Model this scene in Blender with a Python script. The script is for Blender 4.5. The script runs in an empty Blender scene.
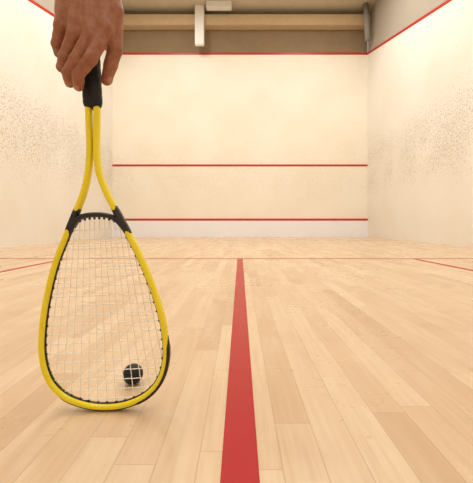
import bpy, bmesh, math, random
import numpy as np
from mathutils import Vector, Matrix
random.seed(4)
sc = bpy.context.scene
sc.view_settings.view_transform = 'Standard'
sc.view_settings.look = 'None'

# ---------------------------------------------------------------- helpers
def link(o, parent=None):
    sc.collection.objects.link(o)
    if parent is not None:
        o.parent = parent
    return o

def srgb(r, g, b):
    f = lambda c: (c/255/12.92) if c/255 <= 0.04045 else ((c/255+0.055)/1.055)**2.4
    return (f(r), f(g), f(b), 1)

def mesh_obj(name, verts, faces, mats, fm=None, smooth=False, parent=None):
    me = bpy.data.meshes.new(name)
    me.from_pydata([tuple(v) for v in verts], [], [tuple(f) for f in faces])
    for m in mats: me.materials.append(m)
    if fm is not None:
        me.polygons.foreach_set('material_index', fm)
    if smooth:
        me.polygons.foreach_set('use_smooth', [True]*len(me.polygons))
    me.update()
    return link(bpy.data.objects.new(name, me), parent)

class N:
    """tiny node helper"""
    def __init__(s, name, rough=0.5, spec=0.5):
        s.m = bpy.data.materials.new(name); s.m.use_nodes = True
        s.t = s.m.node_tree; s.b = s.t.nodes['Principled BSDF']
        s.b.inputs['Roughness'].default_value = rough
        s.b.inputs['Specular IOR Level'].default_value = spec
    def n(s, typ, ins=None, **kw):
        nd = s.t.nodes.new(typ)
        for k, v in kw.items(): setattr(nd, k, v)
        if ins:
            for k, v in ins.items():
                if isinstance(v, bpy.types.NodeSocket): s.t.links.new(v, nd.inputs[k])
                else: nd.inputs[k].default_value = v
        return nd
    def math(s, op, a, b=0.0, c=0.0):
        return s.n('ShaderNodeMath', {0: a, 1: b, 2: c}, operation=op).outputs[0]
    def mix(s, f, a, b, blend='MIX'):
        return s.n('ShaderNodeMix', {0: f, 6: a, 7: b}, data_type='RGBA', blend_type=blend).outputs[2]
    def ss(s, x, a, b, lo=0.0, hi=1.0):
        return s.n('ShaderNodeMapRange', {0: x, 1: a, 2: b, 3: lo, 4: hi}, interpolation_type='SMOOTHSTEP').outputs[0]
    def noise(s, vec, scale, detail=3, rough=0.5):
        return s.n('ShaderNodeTexNoise', {'Vector': vec, 'Scale': scale, 'Detail': detail, 'Roughness': rough}).outputs[0]
    def col(s, c): s.t.links.new(c, s.b.inputs['Base Color'])
    def bump(s, h, strength=0.3, dist=0.001):
        nd = s.n('ShaderNodeBump', {'Height': h, 'Strength': strength, 'Distance': dist})
        s.t.links.new(nd.outputs[0], s.b.inputs['Normal'])

def simple(name, c, rough=0.5, spec=0.5, var=0.06, scale=20, bump=0.0):
    k = N(name, rough, spec)
    pos = k.n('ShaderNodeNewGeometry').outputs['Position']
    nz = k.noise(pos, scale)
    d = (c[0]*(1-var*2), c[1]*(1-var*2), c[2]*(1-var*2), 1)
    k.col(k.mix(nz, d, c))
    if bump: k.bump(nz, bump, 0.001)
    return k.m

# ---------------------------------------------------------------- court data (metres, camera foot at origin, +Y to front wall)
D = 8.73; BACK = D-9.75; HW = 3.2; CEIL = 5.62
SHORT = D-5.49

# ---- wall plaster
def wall_mat(name, base, axis, speck=0.8, zc=1.75, zw=1.3):
    k = N(name, 0.6, 0.25)
    pos = k.n('ShaderNodeNewGeometry').outputs['Position']
    sep = k.n('ShaderNodeSeparateXYZ', {0: pos})
    z = sep.outputs[2]
    big = k.noise(pos, 0.9, 4, 0.6)
    c = k.mix(k.ss(big, 0.35, 0.7), base, (base[0]*0.95, base[1]*0.935, base[2]*0.90, 1))
    band = k.math('MULTIPLY', k.ss(z, zc-zw, zc-.2), k.ss(z, zc+.1, zc+zw, 1.0, 0.0))
    patch = k.ss(k.noise(pos, 1.1, 4, 0.6), 0.25, 0.55, 0.45, 1.0)
    dens = k.math('MULTIPLY', band, patch)
    fine = k.noise(pos, 46, 2, 0.6)
    thr = k.math('SUBTRACT', 0.70, k.math('MULTIPLY', dens, 0.205))
    sp = k.math('MULTIPLY', k.math('SUBTRACT', fine, thr), 10.0)
    sp = k.n('ShaderNodeClamp', {0: sp}).outputs[0]
    sp = k.math('MULTIPLY', sp, speck)
    c = k.mix(sp, c, srgb(166, 155, 138))
    # sparse small ball marks
    v = k.n('ShaderNodeTexVoronoi', {'Vector': pos, 'Scale': 3.2}).outputs['Distance']
    mk = k.math('MULTIPLY', k.ss(v, 0.03, 0.06, 1.0, 0.0), 0.3*speck)
    c = k.mix(mk, c, srgb(140, 130, 118))
    k.col(c)
    k.bump(k.noise(pos, 40, 3), 0.15, 0.002)
    return k.m

cream = srgb(243, 238, 228)
m_side = wall_mat('plaster_side', cream, 0, 0.62)
m_front = wall_mat('plaster_front', srgb(244, 237, 221), 1, 0.14, 1.6, 1.4)
m_back = wall_mat('plaster_back', cream, 1, 0.2)
m_upper = simple('upper_wall_grey', srgb(182, 172, 156), 0.8, 0.2, 0.06, 3)
m_taupe = simple('upper_wall_taupe', srgb(152, 130, 102), 0.85, 0.2, 0.12, 5)
m_beam = simple('beam_timber', srgb(212, 186, 148), 0.7, 0.3, 0.08, 8)
m_ceil = simple('ceiling_paint', srgb(212, 200, 178), 0.8, 0.2, 0.05, 3)
m_red = simple('red_paint', srgb(196, 44, 30), 0.42, 0.4, 0.05, 30)
m_redline = simple('red_line_floor', srgb(184, 26, 28), 0.38, 0.35, 0.07, 40)
m_tin = simple('tin_white', srgb(244, 244, 246), 0.45, 0.4, 0.02, 3)
m_white = simple('white_metal', srgb(240, 238, 230), 0.4, 0.5, 0.02, 5)
m_grey = simple('grey_metal', srgb(150, 146, 138), 0.4, 0.5, 0.05, 6)

# ---- floor: maple strips running to the front wall
k = N('maple_floor', 0.30, 0.45)
pos = k.n('ShaderNodeNewGeometry').outputs['Position']
sep = k.n('ShaderNodeSeparateXYZ', {0: pos})
W = 0.057
row = k.math('DIVIDE', sep.outputs[0], W)
rid = k.math('FLOOR', row)
rfr = k.math('FRACT', row)
w1 = k.n('ShaderNodeTexWhiteNoise', {'W': rid}, noise_dimensions='1D').outputs[0]
ly = k.math('ADD', k.math('DIVIDE', sep.outputs[1], 0.62), k.math('MULTIPLY', w1, 7.31))
cid = k.math('FLOOR', ly); cfr = k.math('FRACT', ly)
comb = k.n('ShaderNodeCombineXYZ', {0: rid, 1: cid, 2: 0.0}).outputs[0]
wn = k.n('ShaderNodeTexWhiteNoise', {'Vector': comb}, noise_dimensions='3D')
rv = wn.outputs[0]
ramp = k.n('ShaderNodeValToRGB', {0: rv})
el = ramp.color_ramp.elements
el[0].position = 0.0; el[0].color = srgb(203, 172, 136)
el[1].position = 1.0; el[1].color = srgb(226, 202, 169)
for p, c in ((0.2, (212, 183, 148)), (0.6, (218, 191, 156))):
    e = el.new(p); e.color = srgb(*c)
off = k.n('ShaderNodeCombineXYZ', {0: k.math('MULTIPLY', rv, 13.0), 1: k.math('MULTIPLY', rv, 29.0), 2: 0.0}).outputs[0]
gp = k.n('ShaderNodeVectorMath', {0: pos, 1: off}, operation='ADD').outputs[0]
gs = k.n('ShaderNodeVectorMath', {0: gp, 1: (55.0, 3.0, 1.0)}, operation='MULTIPLY').outputs[0]
grain = k.noise(gs, 1.6, 5, 0.6)
c = k.mix(k.ss(grain, 0.35, 0.75, 0.0, 0.4), ramp.outputs[0], srgb(194, 158, 120))
gs2 = k.n('ShaderNodeVectorMath', {0: gp, 1: (9.0, 1.6, 1.0)}, operation='MULTIPLY').outputs[0]
c = k.mix(k.ss(k.noise(gs2, 1.5, 3), 0.45, 0.75, 0.0, 0.35), c, srgb(232, 211, 180))
smud = k.noise(k.n('ShaderNodeVectorMath', {0: pos, 1: (1.6, 2.2, 1.0)}, operation='MULTIPLY').outputs[0], 1.3, 5, 0.65)
c = k.mix(k.ss(smud, 0.5, 0.75, 0.0, 0.28), c, srgb(184, 150, 116))
ex = k.math('MINIMUM', rfr, k.math('SUBTRACT', 1.0, rfr))
ey = k.math('MULTIPLY', k.math('MINIMUM', cfr, k.math('SUBTRACT', 1.0, cfr)), 0.62/W)
edge = k.math('MINIMUM', ex, ey)
seam = k.ss(edge, 0.004, 0.02, 1.0, 0.0)
c = k.mix(k.math('MULTIPLY', seam, 0.38), c, srgb(150, 110, 74))
k.col(c)
rr = k.ss(smud, 0.3, 0.7, 0.24, 0.38)
k.t.links.new(rr, k.b.inputs['Roughness'])
k.bump(k.math('SUBTRACT', k.math('MULTIPLY', grain, 0.2), seam), 0.2, 0.0006)
m_floor = k.m

# ---------------------------------------------------------------- boxes / prisms
def box(name, x0, x1, y0, y1, z0, z1, mat, parent=None, bevel=0.0):
    bm = bmesh.new()
    bmesh.ops.create_cube(bm, size=1)
    for v in bm.verts:
        v.co = Vector(((x0+x1)/2+v.co.x*(x1-x0), (y0+y1)/2+v.co.y*(y1-y0), (z0+z1)/2+v.co.z*(z1-z0)))
    if bevel:
        bmesh.ops.bevel(bm, geom=bm.edges[:], offset=bevel, segments=2, affect='EDGES')
    me = bpy.data.meshes.new(name); bm.to_mesh(me); bm.free()
    me.materials.append(mat)
    return link(bpy.data.objects.new(name, me), parent)

def prism_yz(polys, x_in, sgn, name, mats, parent=None):
    """polys: list of (yz list, recess, mat idx, thickness)"""
    V = []; F = []; M = []
    for pts, rec, mi, th in polys:
        b = len(V); n = len(pts)
        xa = sgn*(x_in+rec); xb = sgn*(x_in+rec+th)
        V += [(xa, y, z) for y, z in pts] + [(xb, y, z) for y, z in pts]
        F.append([b+i for i in range(n)]); F.append([b+n+i for i in reversed(range(n))])
        for i in range(n):
            j = (i+1) % n
            F.append([b+i, b+n+i, b+n+j, b+j])
        M += [mi]*(n+2)
    o = mesh_obj(name, V, F, mats, M, parent=parent)
    bm = bmesh.new(); bm.from_mesh(o.data)
    bmesh.ops.recalc_face_normals(bm, faces=bm.faces[:]); bm.to_mesh(o.data); bm.free()
    return o

zo = lambda y: 4.57-(4.57-2.13)*(D-y)/9.75
for sgn, nm in ((-1, 'wall_left'), (1, 'wall_right')):
    wo_ = prism_yz([([(BACK, 0), (D, 0), (D, zo(D)+.03), (BACK, zo(BACK)+.03)], 0, 0, 0.12),
              ([(BACK, zo(BACK)+.03), (D, zo(D)+.03), (D, CEIL), (BACK, CEIL)], 0.02, 1, 0.10)],
             HW, sgn, nm, [m_side, m_upper])
    prism_yz([([(BACK, zo(BACK)), (D, zo(D)), (D, zo(D)+.05), (BACK, zo(BACK)+.05)], -0.004, 0, 0.004)],
             HW, sgn, 'side_out_line', [m_red], wo_)
box('floor', -HW-.12, HW+.12, BACK-.12, D+.12, -0.1, 0.0, m_floor)
box('ceiling', -HW-.12, HW+.12, BACK-.12, D+.12, CEIL, CEIL+.1, m_ceil)
wf = box('wall_front', -HW, HW, D, D+.12, 0, 4.62, m_front)
box('upper_panel', -HW, HW, D+.02, D+.12, 4.62, CEIL, m_taupe, wf)
box('wall_back', -HW, HW, BACK-.12, BACK, 0, CEIL, m_back)
box('front_out_line', -HW, HW, D-.004, D, 4.57, 4.62, m_red, wf)
box('service_line', -HW, HW, D-.004, D, 1.77, 1.82, m_red, wf)
tin = box('tin', -HW, HW, D-.02, D, 0.0, 0.41, m_tin)
box('tin_top_strip', -HW, HW, D-.026, D, 0.41, 0.46, m_red, tin)
# floor lines (painted, 1 mm)
box('half_court_line', -.025, .025, BACK, SHORT, 0, .0008, m_redline)
box('short_line', -HW, HW, SHORT, SHORT+.05, 0, .0008, m_redline)
for s in (-1, 1):
    e = bpy.data.objects.new('service_box_line', None); link(e)
    a, b2 = sorted((s*1.6, s*1.65))
    box('side_stroke', a, b2, SHORT-1.6, SHORT, 0, .0008, m_redline, e)
    a, b2 = sorted((s*1.65, s*HW))
    box('rear_stroke', a, b2, SHORT-1.6, SHORT-1.55, 0, .0008, m_redline, e)

# roof structure above the front wall
box('roof_beam', -HW, HW, D-.22, D+.02, 5.20, 5.46, m_beam, None, .006)
box('ceiling_post', -1.09, -.87, D-.34, D-.23, 4.66, CEIL, m_white, None, .01)
lf = box('strip_light', -.80, -.2, D-.5, D-.36, 5.45, CEIL, m_white, None, .01)
def cyl(name, p0, p1, r, mat, parent=None, seg=20):
    p0 = Vector(p0); p1 = Vector(p1); d = p1-p0
    bm = bmesh.new()
    bmesh.ops.create_cone(bm, cap_ends=True, segments=seg, radius1=r, radius2=r, depth=d.length)
    q = d.to_track_quat('Z', 'Y').to_matrix().to_4x4()
    bmesh.ops.transform(bm, matrix=Matrix.Translation((p0+p1)/2) @ q, verts=bm.verts[:])
    me = bpy.data.meshes.new(name); bm.to_mesh(me); bm.free(); me.materials.append(mat)
    for p in me.polygons: p.use_smooth = len(p.vertices) == 4
    return link(bpy.data.objects.new(name, me), parent)
cyl('vent_pipe', (3.08, D-.35, 4.75), (3.02, D-.35, CEIL), .07, m_grey)

# ---------------------------------------------------------------- luminaires
m_diff = bpy.data.materials.new('lamp_diffuser'); m_diff.use_nodes = True
b = m_diff.node_tree.nodes['Principled BSDF']
b.inputs['Emission Color'].default_value = (1, .95, .88, 1); b.inputs['Emission Strength'].default_value = 2
for y in (0.4, 3.4, 6.2):
    for x in (-1.7, 1.7):
        e = bpy.data.objects.new('ceiling_light', None); link(e)
        box('housing', x-.2, x+.2, y-.8, y+.8, CEIL-.08, CEIL, m_white, e, .01)
        box('diffuser', x-.17, x+.17, y-.76, y+.76, CEIL-.09, CEIL-.075, m_diff, e)
        L = bpy.data.lights.new('lamp', 'AREA'); L.shape = 'RECTANGLE'; L.size = .4; L.size_y = 1.6
        L.energy = {0.4: 46, 3.4: 58, 6.2: 70}[y]; L.color = (1.0, .975, .945)
        lo = bpy.data.objects.new('lamp', L); link(lo, e); lo.location = (x, y, CEIL-.1)

# ---------------------------------------------------------------- racket
YR = 0.608; S = 1/572.4
def R(u, v, dy=0.0):            # racket drawing units -> metres in racket plane
    return Vector(((u-240)*S, YR+dy, (410.6-v)*S))
m_yel = simple('yellow_lacquer', srgb(248, 230, 34), 0.28, 0.5, 0.02, 30)
m_blk = simple('black_plastic', srgb(24, 24, 26), 0.35, 0.5, 0.1, 60)
m_str = simple('white_string', srgb(253, 253, 250), 0.4, 0.4, 0.0, 60)
kg = N('grip_rubber', 0.6, 0.35); kp = kg.n('ShaderNodeNewGeometry').outputs['Position']
kg.col(kg.mix(kg.noise(kp, 300), srgb(20, 20, 22), srgb(38, 37, 40))); kg.bump(kg.noise(kp, 900, 2), .4, .0005)
m_grip = kg.m

def catmull(P, n=8, closed=False):
    out = []
    m = len(P)
    for i in range(m-1):
        p0 = P[max(i-1, 0)]; p1 = P[i]; p2 = P[i+1]; p3 = P[min(i+2, m-1)]
        for j in range(n):
            t = j/n
            out.append(tuple(0.5*((2*b)+(-a+c)*t+(2*a-5*b+4*c-d)*t*t+(-a+3*b-3*c+d)*t**3)
                        for a, b, c, d in zip(p0, p1, p2, p3)))
    out.append(P[-1])
    return out

def sweep(name, path, w, d, mat, parent, seg=14, off=0.0, dy=0.0, power=2.6, taper=None):
    """path in racket drawing units; w,d half extents in metres"""
    n = len(path); V = []; F = []
    for i, p in enumerate(path):
        a = Vector(path[max(i-1, 0)]); b = Vector(path[min(i+1, n-1)])
        t = (R(*b)-R(*a)).normalized()
        nn = Vector((-t.z, 0, t.x))
        c0 = R(*p, dy)+nn*off
        s = taper(i/(n-1)) if taper else 1
        for q in range(seg):
            th = 2*math.pi*q/seg
            cx, sx = math.cos(th), math.sin(th)
            e = 2/power
            a1 = math.copysign(abs(cx)**e, cx)*w*s; b1 = math.copysign(abs(sx)**e, sx)*d*s
            V.append(c0+nn*a1+Vector((0, b1, 0)))
    for i in range(n-1):
        for q in range(seg):
            r = (q+1) % seg
            F.append((i*seg+q, i*seg+r, (i+1)*seg+r, (i+1)*seg+q))
    F.append(tuple(range(seg))[::-1]); F.append(tuple((n-1)*seg+q for q in range(seg)))
    return mesh_obj(name, V, F, [mat], None, True, parent)

rk = bpy.data.objects.new('squash_racket', None); link(rk)
left = [(88.5,98),(89.3,125),(90,150),(88.5,172),(84,193),(76,214),(67,236),(56.5,263),(48.5,294),(43.5,326),(43,356),(50,380),(65,396),(85,404.2),(106,406.6)]
right = [(128,403.6),(148,394),(161,378),(166.3,355),(163.5,324),(154,291),(141,259),(129,235),(117,213),(106,192),(99,172),(96.6,150),(97,125),(97,98)]
ctrl = left+right
fp = catmull(ctrl, 8)
sweep('frame', fp, .0052, .0085, m_yel, rk)
# bumper guard wrapped round the outside of the head tip
def sub(i0, i1): return fp[int(i0*8):int(i1*8)+1]
seg_b = sub(11.3, 18.7)
# the inside-normal sign: find which side is outward
t = (R(*fp[14*8+1])-R(*fp[14*8-1])).normalized(); nn = Vector((-t.z, 0, t.x))
outs = -1 if nn.z > 0 else 1
tp = lambda s: min(1, .35+6*min(s, 1-s))
sweep('bumper_guard', seg_b, .0022, .0062, m_blk, rk, off=outs*.0046, taper=tp)
sweep('bumper_side', sub(15.2, 18.7), .0034, .0078, m_blk, rk, off=outs*.0038, dy=-.0014, taper=tp)
# inner grommet strip
sweep('grommet_strip', sub(5.3, 23.2), .0011, .0030, m_blk, rk, off=-outs*.0053)
# throat bridge
bp = catmull([(67.5,240),(71.5,230),(77,220.5),(85,216.5),(96,215.3),(107,216),(116.5,220),(123,228),(129,240)], 6)
sweep('throat_bridge', bp, .0046, .0092, m_blk, rk, taper=lambda s: min(1, .3+4*min(s, 1-s)))
sweep('throat_sleeve', sub(4.75, 5.9), .0060, .0089, m_blk, rk, taper=lambda s: min(1, .9+.5*min(s, 1-s)))
sweep('throat_sleeve', sub(22.1, 23.25), .0060, .0089, m_blk, rk, taper=lambda s: min(1, .9+.5*min(s, 1-s)))

# strings
poly = [Vector(p) for p in fp[5*8:23*8+1]]
brp = [Vector(p) for p in bp]
poly = [p for p in poly if p.y > 222]
loop = poly+[Vector(p) for p in reversed(brp) if p[1] < 232]
def hits(o, d):
    ts = []
    n = len(loop)
    for i in range(n):
        a = loop[i]; b = loop[(i+1) % n]; e = b-a
        den = d.x*e.y-d.y*e.x
        if abs(den) < 1e-9: continue
        w = a-o
        t = (w.x*e.y-w.y*e.x)/den; s = (w.x*d.y-w.y*d.x)/den
        if 0 <= s < 1: ts.append(t)
    return (min(ts), max(ts)) if len(ts) >= 2 else None
SV = []; SF = []; GV = []; GF = []
def tube(pts, r, V, F, seg=5):
    base = len(V)
    for i, p in enumerate(pts):
        a = pts[max(i-1, 0)]; b = pts[min(i+1, len(pts)-1)]
        t = (b-a).normalized()
        x = t.cross(Vector((0, 1, 0))).normalized(); y = t.cross(x)
        for q in range(seg):
            th = 2*math.pi*q/seg
            V.append(p+x*math.cos(th)*r+y*math.sin(th)*r)
    for i in range(len(pts)-1):
        for q in range(seg):
            w = (q+1) % seg
            F.append((base+i*seg+q, base+i*seg+w, base+(i+1)*seg+w, base+(i+1)*seg+q))
def string(o, d, par):
    h = hits(o, d)
    if not h or h[1]-h[0] < 12: return
    n = max(4, int((h[1]-h[0])/4.5))
    pts = []
    for i in range(n+1):
        t = h[0]+(h[1]-h[0])*i/n
        p = o+d*t
        pts.append(R(p.x, p.y, .0005*(1 if (i+par) % 2 else -1)))
    tube(pts, .00076, SV, SF, 6)
    for t, s in ((h[0], 1), (h[1], -1)):
        a = o+d*(t+s*1.0); b = o+d*(t+s*4.6)
        tube([R(a.x, a.y), R((a.x+b.x)/2, (a.y+b.y)/2), R(b.x, b.y)], .0021, GV, GF, 8)
        base = len(GV)
        GF.append(tuple(range(base-8, base)))
ax = Vector((15, 302)).normalized(); cr = Vector((ax.y, -ax.x))
org = Vector((90.5, 10))
for i in range(-7, 8):
    tgt = Vector((107, 400))+cr*(i*9.0)
    string(org, (tgt-org).normalized(), i)
for j in range(19):
    string(Vector((99, 230))+ax*(j*9.4), cr, j)
mesh_obj('strings', SV, SF, [m_str], None, True, rk)
mesh_obj('grommets', GV, GF, [m_blk], None, False, rk)

# grip: octagonal-rounded handle with wrapped tape ridge
def grip():
    V = []; F = []; seg = 24
    A = R(93, 109); B = R(88.5, 20); ln = (B-A).length; t = (B-A).normalized()
    x = Vector((t.z, 0, -t.x)); y = Vector((0, 1, 0)); n = 90
    for i in range(n+1):
        s = i/n; l = s*ln
        r = .0165
        if l < .012: r = .0128+(.0165-.0128)*math.sin(l/.012*math.pi/2)
        if s > .93: r += .0015*math.sin((s-.93)/.07*math.pi/2)
        if i in (0, n): r *= .85
        for q in range(seg):
            th = 2*math.pi*q/seg
            ph = (l/.016+q/seg) % 1.0
            rr = r*(1+.018*math.cos(8*th)*0.6)-(.0010*math.exp(-((ph-.5)/.07)**2) if .012 < l else 0)
            V.append(A+t*l+x*math.cos(th)*rr+y*math.sin(th)*rr*.92)
    for i in range(n):
        for q in range(seg):
            w = (q+1) % seg
            F.append((i*seg+q, i*seg+w, (i+1)*seg+w, (i+1)*seg+q))
    F.append(tuple(range(seg))[::-1]); F.append(tuple(n*seg+q for q in range(seg)))
    mesh_obj('grip', V, F, [m_grip], None, True, rk)
grip()

# ---------------------------------------------------------------- ball
kb = N('ball_rubber', 0.55, 0.35); bpz = kb.n('ShaderNodeNewGeometry').outputs['Position']
kb.col(kb.mix(kb.noise(bpz, 150), srgb(16, 17, 20), srgb(34, 35, 40))); kb.bump(kb.noise(bpz, 500), .3, .0004)
bm = bmesh.new(); bmesh.ops.create_uvsphere(bm, u_segments=64, v_segments=48, radius=.020)
for v in bm.verts:
    v.co *= 1-.012*math.exp(-((v.co.z)/.0008)**2)
bmesh.ops.rotate(bm, matrix=Matrix.Rotation(1.0, 3, 'X') @ Matrix.Rotation(.5, 3, 'Y'), verts=bm.verts[:])
me = bpy.data.meshes.new('squash_ball'); bm.to_mesh(me); bm.free()
me.materials.append(kb.m)
for p in me.polygons: p.use_smooth = True
ball = link(bpy.data.objects.new('squash_ball', me)); ball.location = ((133-240)*.708/348, .708, .020)

# ---------------------------------------------------------------- hand (implicit surface -> mesh)
def H(u, v, y):
    return np.array([(u-240)*y/348, y, .325-(v-224)*y/348])
VX = 0.0012
lo = np.array([-.345, .515, .50]); hi = np.array([-.165, .665, .92])
ns = np.ceil((hi-lo)/VX).astype(int)
gx = lo[0]+VX*np.arange(ns[0]); gy = lo[1]+VX*np.arange(ns[1]); gz = lo[2]+VX*np.arange(ns[2])
X, Y, Z = [a.astype(np.float32) for a in np.meshgrid(gx, gy, gz, indexing='ij')]
def cap(a, b, ra, rb):
    a = np.asarray(a); b = np.asarray(b); ba = b-a; L2 = float(ba@ba)
    px, py, pz = X-a[0], Y-a[1], Z-a[2]
    t = np.clip((px*ba[0]+py*ba[1]+pz*ba[2])/L2, 0, 1)
    d = np.sqrt((px-t*ba[0])**2+(py-t*ba[1])**2+(pz-t*ba[2])**2)
    return (d-(ra+t*(rb-ra))).astype(np.float32)
def smin(a, b, k):
    h = np.clip(.5+.5*(b-a)/k, 0, 1)
    return b*(1-h)+a*h-k*h*(1-h)
wrist = H(88, -52, .596)
J = {
 'index': [H(106, 30, .573), H(90.5, 59, .5575), H(78, 75, .5665), H(78.5, 86.5, .5795)],
 'middle': [H(91, 36, .568), H(76, 60, .563), H(68, 73, .577), H(70, 83, .597)],
 'ring': [H(75, 34, .571), H(65, 57, .574), H(62, 67, .594), H(71, 72, .617)],
 'pinky': [H(61.5, 26, .579), H(57, 44, .589), H(59, 53, .609), H(69, 57, .626)],
}
RAD = {'index': (.0128, .0108, .0094, .0082), 'middle': (.0130, .0110, .0095, .0083),
       'ring': (.0124, .0104, .0091, .0080), 'pinky': (.0114, .0094, .0082, .0072)}
palm = None
wo = {'index': .012, 'middle': .004, 'ring': -.006, 'pinky': -.014}
for f, j in J.items():
    w = wrist+np.array([wo[f], 0, 0])
    c = cap(w, j[0], .019, RAD[f][0]+.0008)
    palm = c if palm is None else smin(palm, c, .008)
# palm flesh: thenar and hypothenar, web of thumb
palm = smin(palm, cap(H(108, -20, .592), H(111, 14, .590), .018, .012), .014)
palm = smin(palm, cap(H(68, -30, .598), H(63, 12, .592), .018, .012), .014)
# forearm
e1 = wrist+np.array([-.004, -.006, .10]); e2 = wrist+np.array([-.01, -.02, .26])
fa = smin(cap(wrist+np.array([.011, 0, .0]), e1+np.array([.012, 0, 0]), .021, .030),
          cap(wrist+np.array([-.011, 0, .0]), e1+np.array([-.012, 0, 0]), .021, .030), .012)
fa = smin(fa, cap(e1, e2, .038, .046), .02)
body = smin(palm, fa, .02)
# tendons and veins on the back of the hand
for f, j in J.items():
    a = wrist+np.array([wo[f]*.7, -.0165, -.005]); b = j[0]+np.array([0, -RAD[f][0]+.0022, .002])
    body = smin(body, cap(a, b, .0026, .0034), .005)
vp = [H(72, -30, .566), H(80, -8, .5665), H(76, 10, .564), H(83, 26, .562)]
for a, b in zip(vp[:-1], vp[1:]): body = smin(body, cap(a, b, .0014, .0014), .003)
vp = [H(80, -8, .5665), H(95, 6, .5645), H(98, 24, .562)]
for a, b in zip(vp[:-1], vp[1:]): body = smin(body, cap(a, b, .0013, .0013), .003)
# knuckle bumps
for f, j in J.items():
    body = smin(body, cap(j[0]+np.array([0, -.0018, -.001]), j[0]+np.array([0, -.0018, .003]), RAD[f][0]-.0004, RAD[f][0]-.002), .004)
def finger(j, r):
    d = None
    for i in range(3):
        m = (j[i]+j[i+1])/2; rm = (r[i]+r[i+1])/2*(.95 if i < 2 else 1.03)
        a = cap(j[i], m, r[i], rm); b = cap(m, j[i+1], rm, r[i+1]*(1.0 if i < 2 else .97))
        s = smin(a, b, .003)
        d = s if d is None else smin(d, s, .0025)
    # wrinkles over the middle and end joints
    for q, (i, amp) in enumerate(((1, .0003), (2, .00022))):
        ax_ = (j[i+1]-j[i-1]); ax_ = ax_/np.linalg.norm(ax_)
        pr = (X-j[i][0])*ax_[0]+(Y-j[i][1])*ax_[1]+(Z-j[i][2])*ax_[2]
        dd = (X-j[i][0])**2+(Y-j[i][1])**2+(Z-j[i][2])**2
        d = d+amp*np.cos(pr/.0034*2*np.pi)*np.exp(-pr**2/(.004**2))*np.exp(-dd/(.018**2))
    return d
tot = body
for f in ('pinky', 'ring', 'middle', 'index'):
    tot = smin(tot, finger(J[f], RAD[f]), .0022)
T = [H(106, -26, .592), H(115, 12, .588), H(115, 50, .588), H(106.5, 80, .599)]
TR = (.018, .0142, .0122, .0096)
th = finger(T, TR)
tot = smin(tot, th, .005)
# flesh is pressed by the grip: carve the handle volume out so skin only touches it
ga = np.array(R(93, 109)); gb = np.array(R(88.5, 20))
tot = np.maximum(tot, -cap(ga, gb, .0158, .0162))
del body, palm, th, fa

def surface_nets(f):
    ins = f < 0
    cnt = np.zeros(tuple(n-1 for n in f.shape), np.int16)
    acc = np.zeros(cnt.shape+(3,), np.float32)
    sl = lambda o, n: slice(o, o+n-1)
    nx, ny, nz = f.shape
    cor = [(a, b, c) for a in (0, 1) for b in (0, 1) for c in (0, 1)]
    for c in cor:
        for ax_ in range(3):
            if c[ax_] == 0:
                c2 = list(c); c2[ax_] = 1
                s1 = (sl(c[0], nx), sl(c[1], ny), sl(c[2], nz)); s2 = (sl(c2[0], nx), sl(c2[1], ny), sl(c2[2], nz))
                m = ins[s1] != ins[s2]
                idx = np.nonzero(m)
                a = f[s1][idx]; b = f[s2][idx]; t = a/(a-b)
                cnt[idx] += 1
                pt = np.tile(np.array(c, np.float32), (len(t), 1)); pt[:, ax_] = t
                acc[idx] += pt
    act = cnt > 0
    ids = -np.ones(cnt.shape, np.int64); ii = np.nonzero(act); ids[ii] = np.arange(len(ii[0]))
    V = np.stack(ii, 1)+acc[ii]/cnt[ii][:, None]
    Q = []
    for ax_ in range(3):
        o1, o2 = [(1, 2), (2, 0), (0, 1)][ax_]
        s1 = [slice(None)]*3; s2 = [slice(None)]*3
        s1[ax_] = slice(0, -1); s2[ax_] = slice(1, None)
        a = ins[tuple(s1)]; b = ins[tuple(s2)]
        idx = np.array(np.nonzero(a != b)).T
        ok = (idx[:, o1] > 0) & (idx[:, o2] > 0) & (idx[:, o1] < f.shape[o1]-1) & (idx[:, o2] < f.shape[o2]-1)
        idx = idx[ok]
        fl = a[tuple(idx.T)]
        def g(d1, d2):
            k_ = idx.copy(); k_[:, o1] -= d1; k_[:, o2] -= d2
            return ids[tuple(k_.T)]
        q = np.stack([g(0, 0), g(1, 0), g(1, 1), g(0, 1)], 1)
        q[~fl] = q[~fl][:, ::-1]
        Q.append(q)
    return V, np.concatenate(Q)
V, Q = surface_nets(tot)
V = V*VX+lo
del tot, X, Y, Z
me = bpy.data.meshes.new('hand')
me.from_pydata(V.tolist(), [], Q.tolist())
me.polygons.foreach_set('use_smooth', [True]*len(me.polygons))
# natural skin redness around joints stored as an attribute
red = np.zeros(len(V))
for jl in list(J.values())+[T]:
    for i in (0, 1, 2, 3):
        s = (.010, .009, .007, .010)[i]
        red = np.maximum(red, np.exp(-((V-jl[i])**2).sum(1)/(s*1.5)**2)*(.6 if i == 0 else 1))
at = me.attributes.new('joint_red', 'FLOAT', 'POINT'); at.data.foreach_set('value', red.astype(np.float32))
kh = N('skin', 0.48, 0.4)
hp = kh.n('ShaderNodeNewGeometry').outputs['Position']
ra = kh.n('ShaderNodeAttribute', attribute_name='joint_red').outputs['Fac']
c = kh.mix(kh.ss(kh.noise(hp, 90, 4, .6), .3, .7), srgb(146, 94, 70), srgb(166, 114, 88))
c = kh.mix(kh.math('MULTIPLY', ra, .5), c, srgb(142, 76, 58))
kh.col(c)
kh.b.inputs['Subsurface Weight'].default_value = .12
kh.b.inputs['Subsurface Radius'].default_value = (.006, .0022, .001)
vor = kh.n('ShaderNodeTexVoronoi', {'Vector': hp, 'Scale': 700.0}).outputs['Distance']
kh.bump(kh.math('ADD', kh.math('MULTIPLY', vor, .5), kh.noise(hp, 260, 4, .6)), .35, .0006)
me.materials.append(kh.m); me.update()
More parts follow.
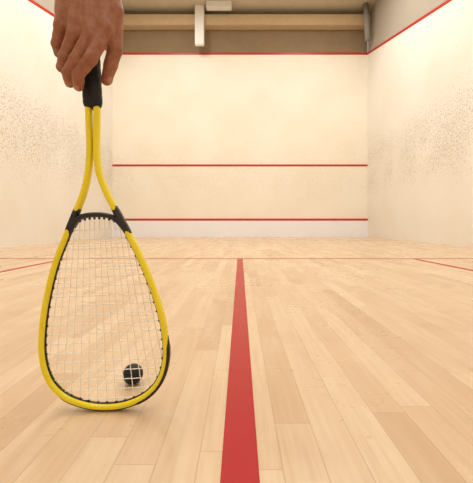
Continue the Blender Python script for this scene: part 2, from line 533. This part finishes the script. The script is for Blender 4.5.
hand = link(bpy.data.objects.new('hand', me))
sm = hand.modifiers.new('smooth', 'SMOOTH'); sm.factor = .5; sm.iterations = 2
# nails
m_nail = simple('nail', srgb(182, 128, 106), 0.25, 0.5, .04, 80)
def nail(a, b, r, dorsal, wid):
    a = Vector(a); b = Vector(b); t = (b-a).normalized(); d = Vector(dorsal); d = (d-t*d.dot(t)).normalized(); s = t.cross(d)
    V = []; F = []; n = 14; m = 12
    c0 = b-t*.0022
    for i in range(n+1):
        l = (i/n-.5)*2
        wfac = (1-abs(l)**3.2*.75)**.5 if l < 0 else (1-abs(l)**3*.9)**.5
        for j in range(m+1):
            x = (j/m-.5)*2
            ll = l*.0060
            ang = x*wid*wfac
            rr = r+.0004-.0008*max(abs(x), abs(l))**4
            V.append(c0+t*ll+(d*math.cos(ang)+s*math.sin(ang))*rr-d*.0008*max(0, l)**2)
    for i in range(n):
        for j in range(m):
            F.append((i*(m+1)+j, i*(m+1)+j+1, (i+1)*(m+1)+j+1, (i+1)*(m+1)+j))
    o = mesh_obj('nail', V, F, [m_nail], None, True, hand)
    so = o.modifiers.new('s', 'SOLIDIFY'); so.thickness = .0005; so.offset = 0
nail(J['index'][2], J['index'][3], .0083, (-.2, -1, -.5), .75)
nail(J['middle'][2], J['middle'][3], .0083, (-1, -.5, -.8), .75)
nail(J['ring'][2], J['ring'][3], .0080, (-1, .2, -.3), .75)
nail(J['pinky'][2], J['pinky'][3], .0072, (-1, .3, -.3), .75)
nail(T[2], T[3], .0098, (1, -.35, -.2), .8)
# sleeve of the shirt closing the forearm
m_cloth = simple('sleeve_cloth', srgb(40, 44, 60), .9, .1, .1, 60)
bm = bmesh.new(); segs = 40; rings = []
for i in range(14):
    s = i/13; z = .10+s*.38
    c0 = Vector(wrist)+Vector((-.006-.01*s, -.010-.05*s, z)); r = .050+.016*s+.0015*math.sin(i*2.1)
    rings.append([bm.verts.new(c0+Vector((math.cos(q/segs*2*math.pi)*r, math.sin(q/segs*2*math.pi)*r, 0))) for q in range(segs)])
for a, b in zip(rings[:-1], rings[1:]):
    for q in range(segs): bm.faces.new((a[q], a[(q+1) % segs], b[(q+1) % segs], b[q]))
bm.faces.new(rings[-1])
me = bpy.data.meshes.new('sleeve'); bm.to_mesh(me); bm.free(); me.materials.append(m_cloth)
for p in me.polygons: p.use_smooth = True
link(bpy.data.objects.new('sleeve', me), hand)

# ---------------------------------------------------------------- world + camera
w = bpy.data.worlds.new('World'); sc.world = w; w.use_nodes = True
w.node_tree.nodes['Background'].inputs[0].default_value = (1, .96, .9, 1)
w.node_tree.nodes['Background'].inputs[1].default_value = .3
cam = bpy.data.cameras.new('camera'); co = link(bpy.data.objects.new('camera', cam))
co.location = (0, 0, .325); co.rotation_euler = (math.pi/2, 0, 0)
cam.sensor_fit = 'HORIZONTAL'; cam.sensor_width = 36; cam.lens = 348/473*36
cam.shift_x = -3.5/473; cam.shift_y = -17.5/473
cam.clip_start = .02
sc.camera = co
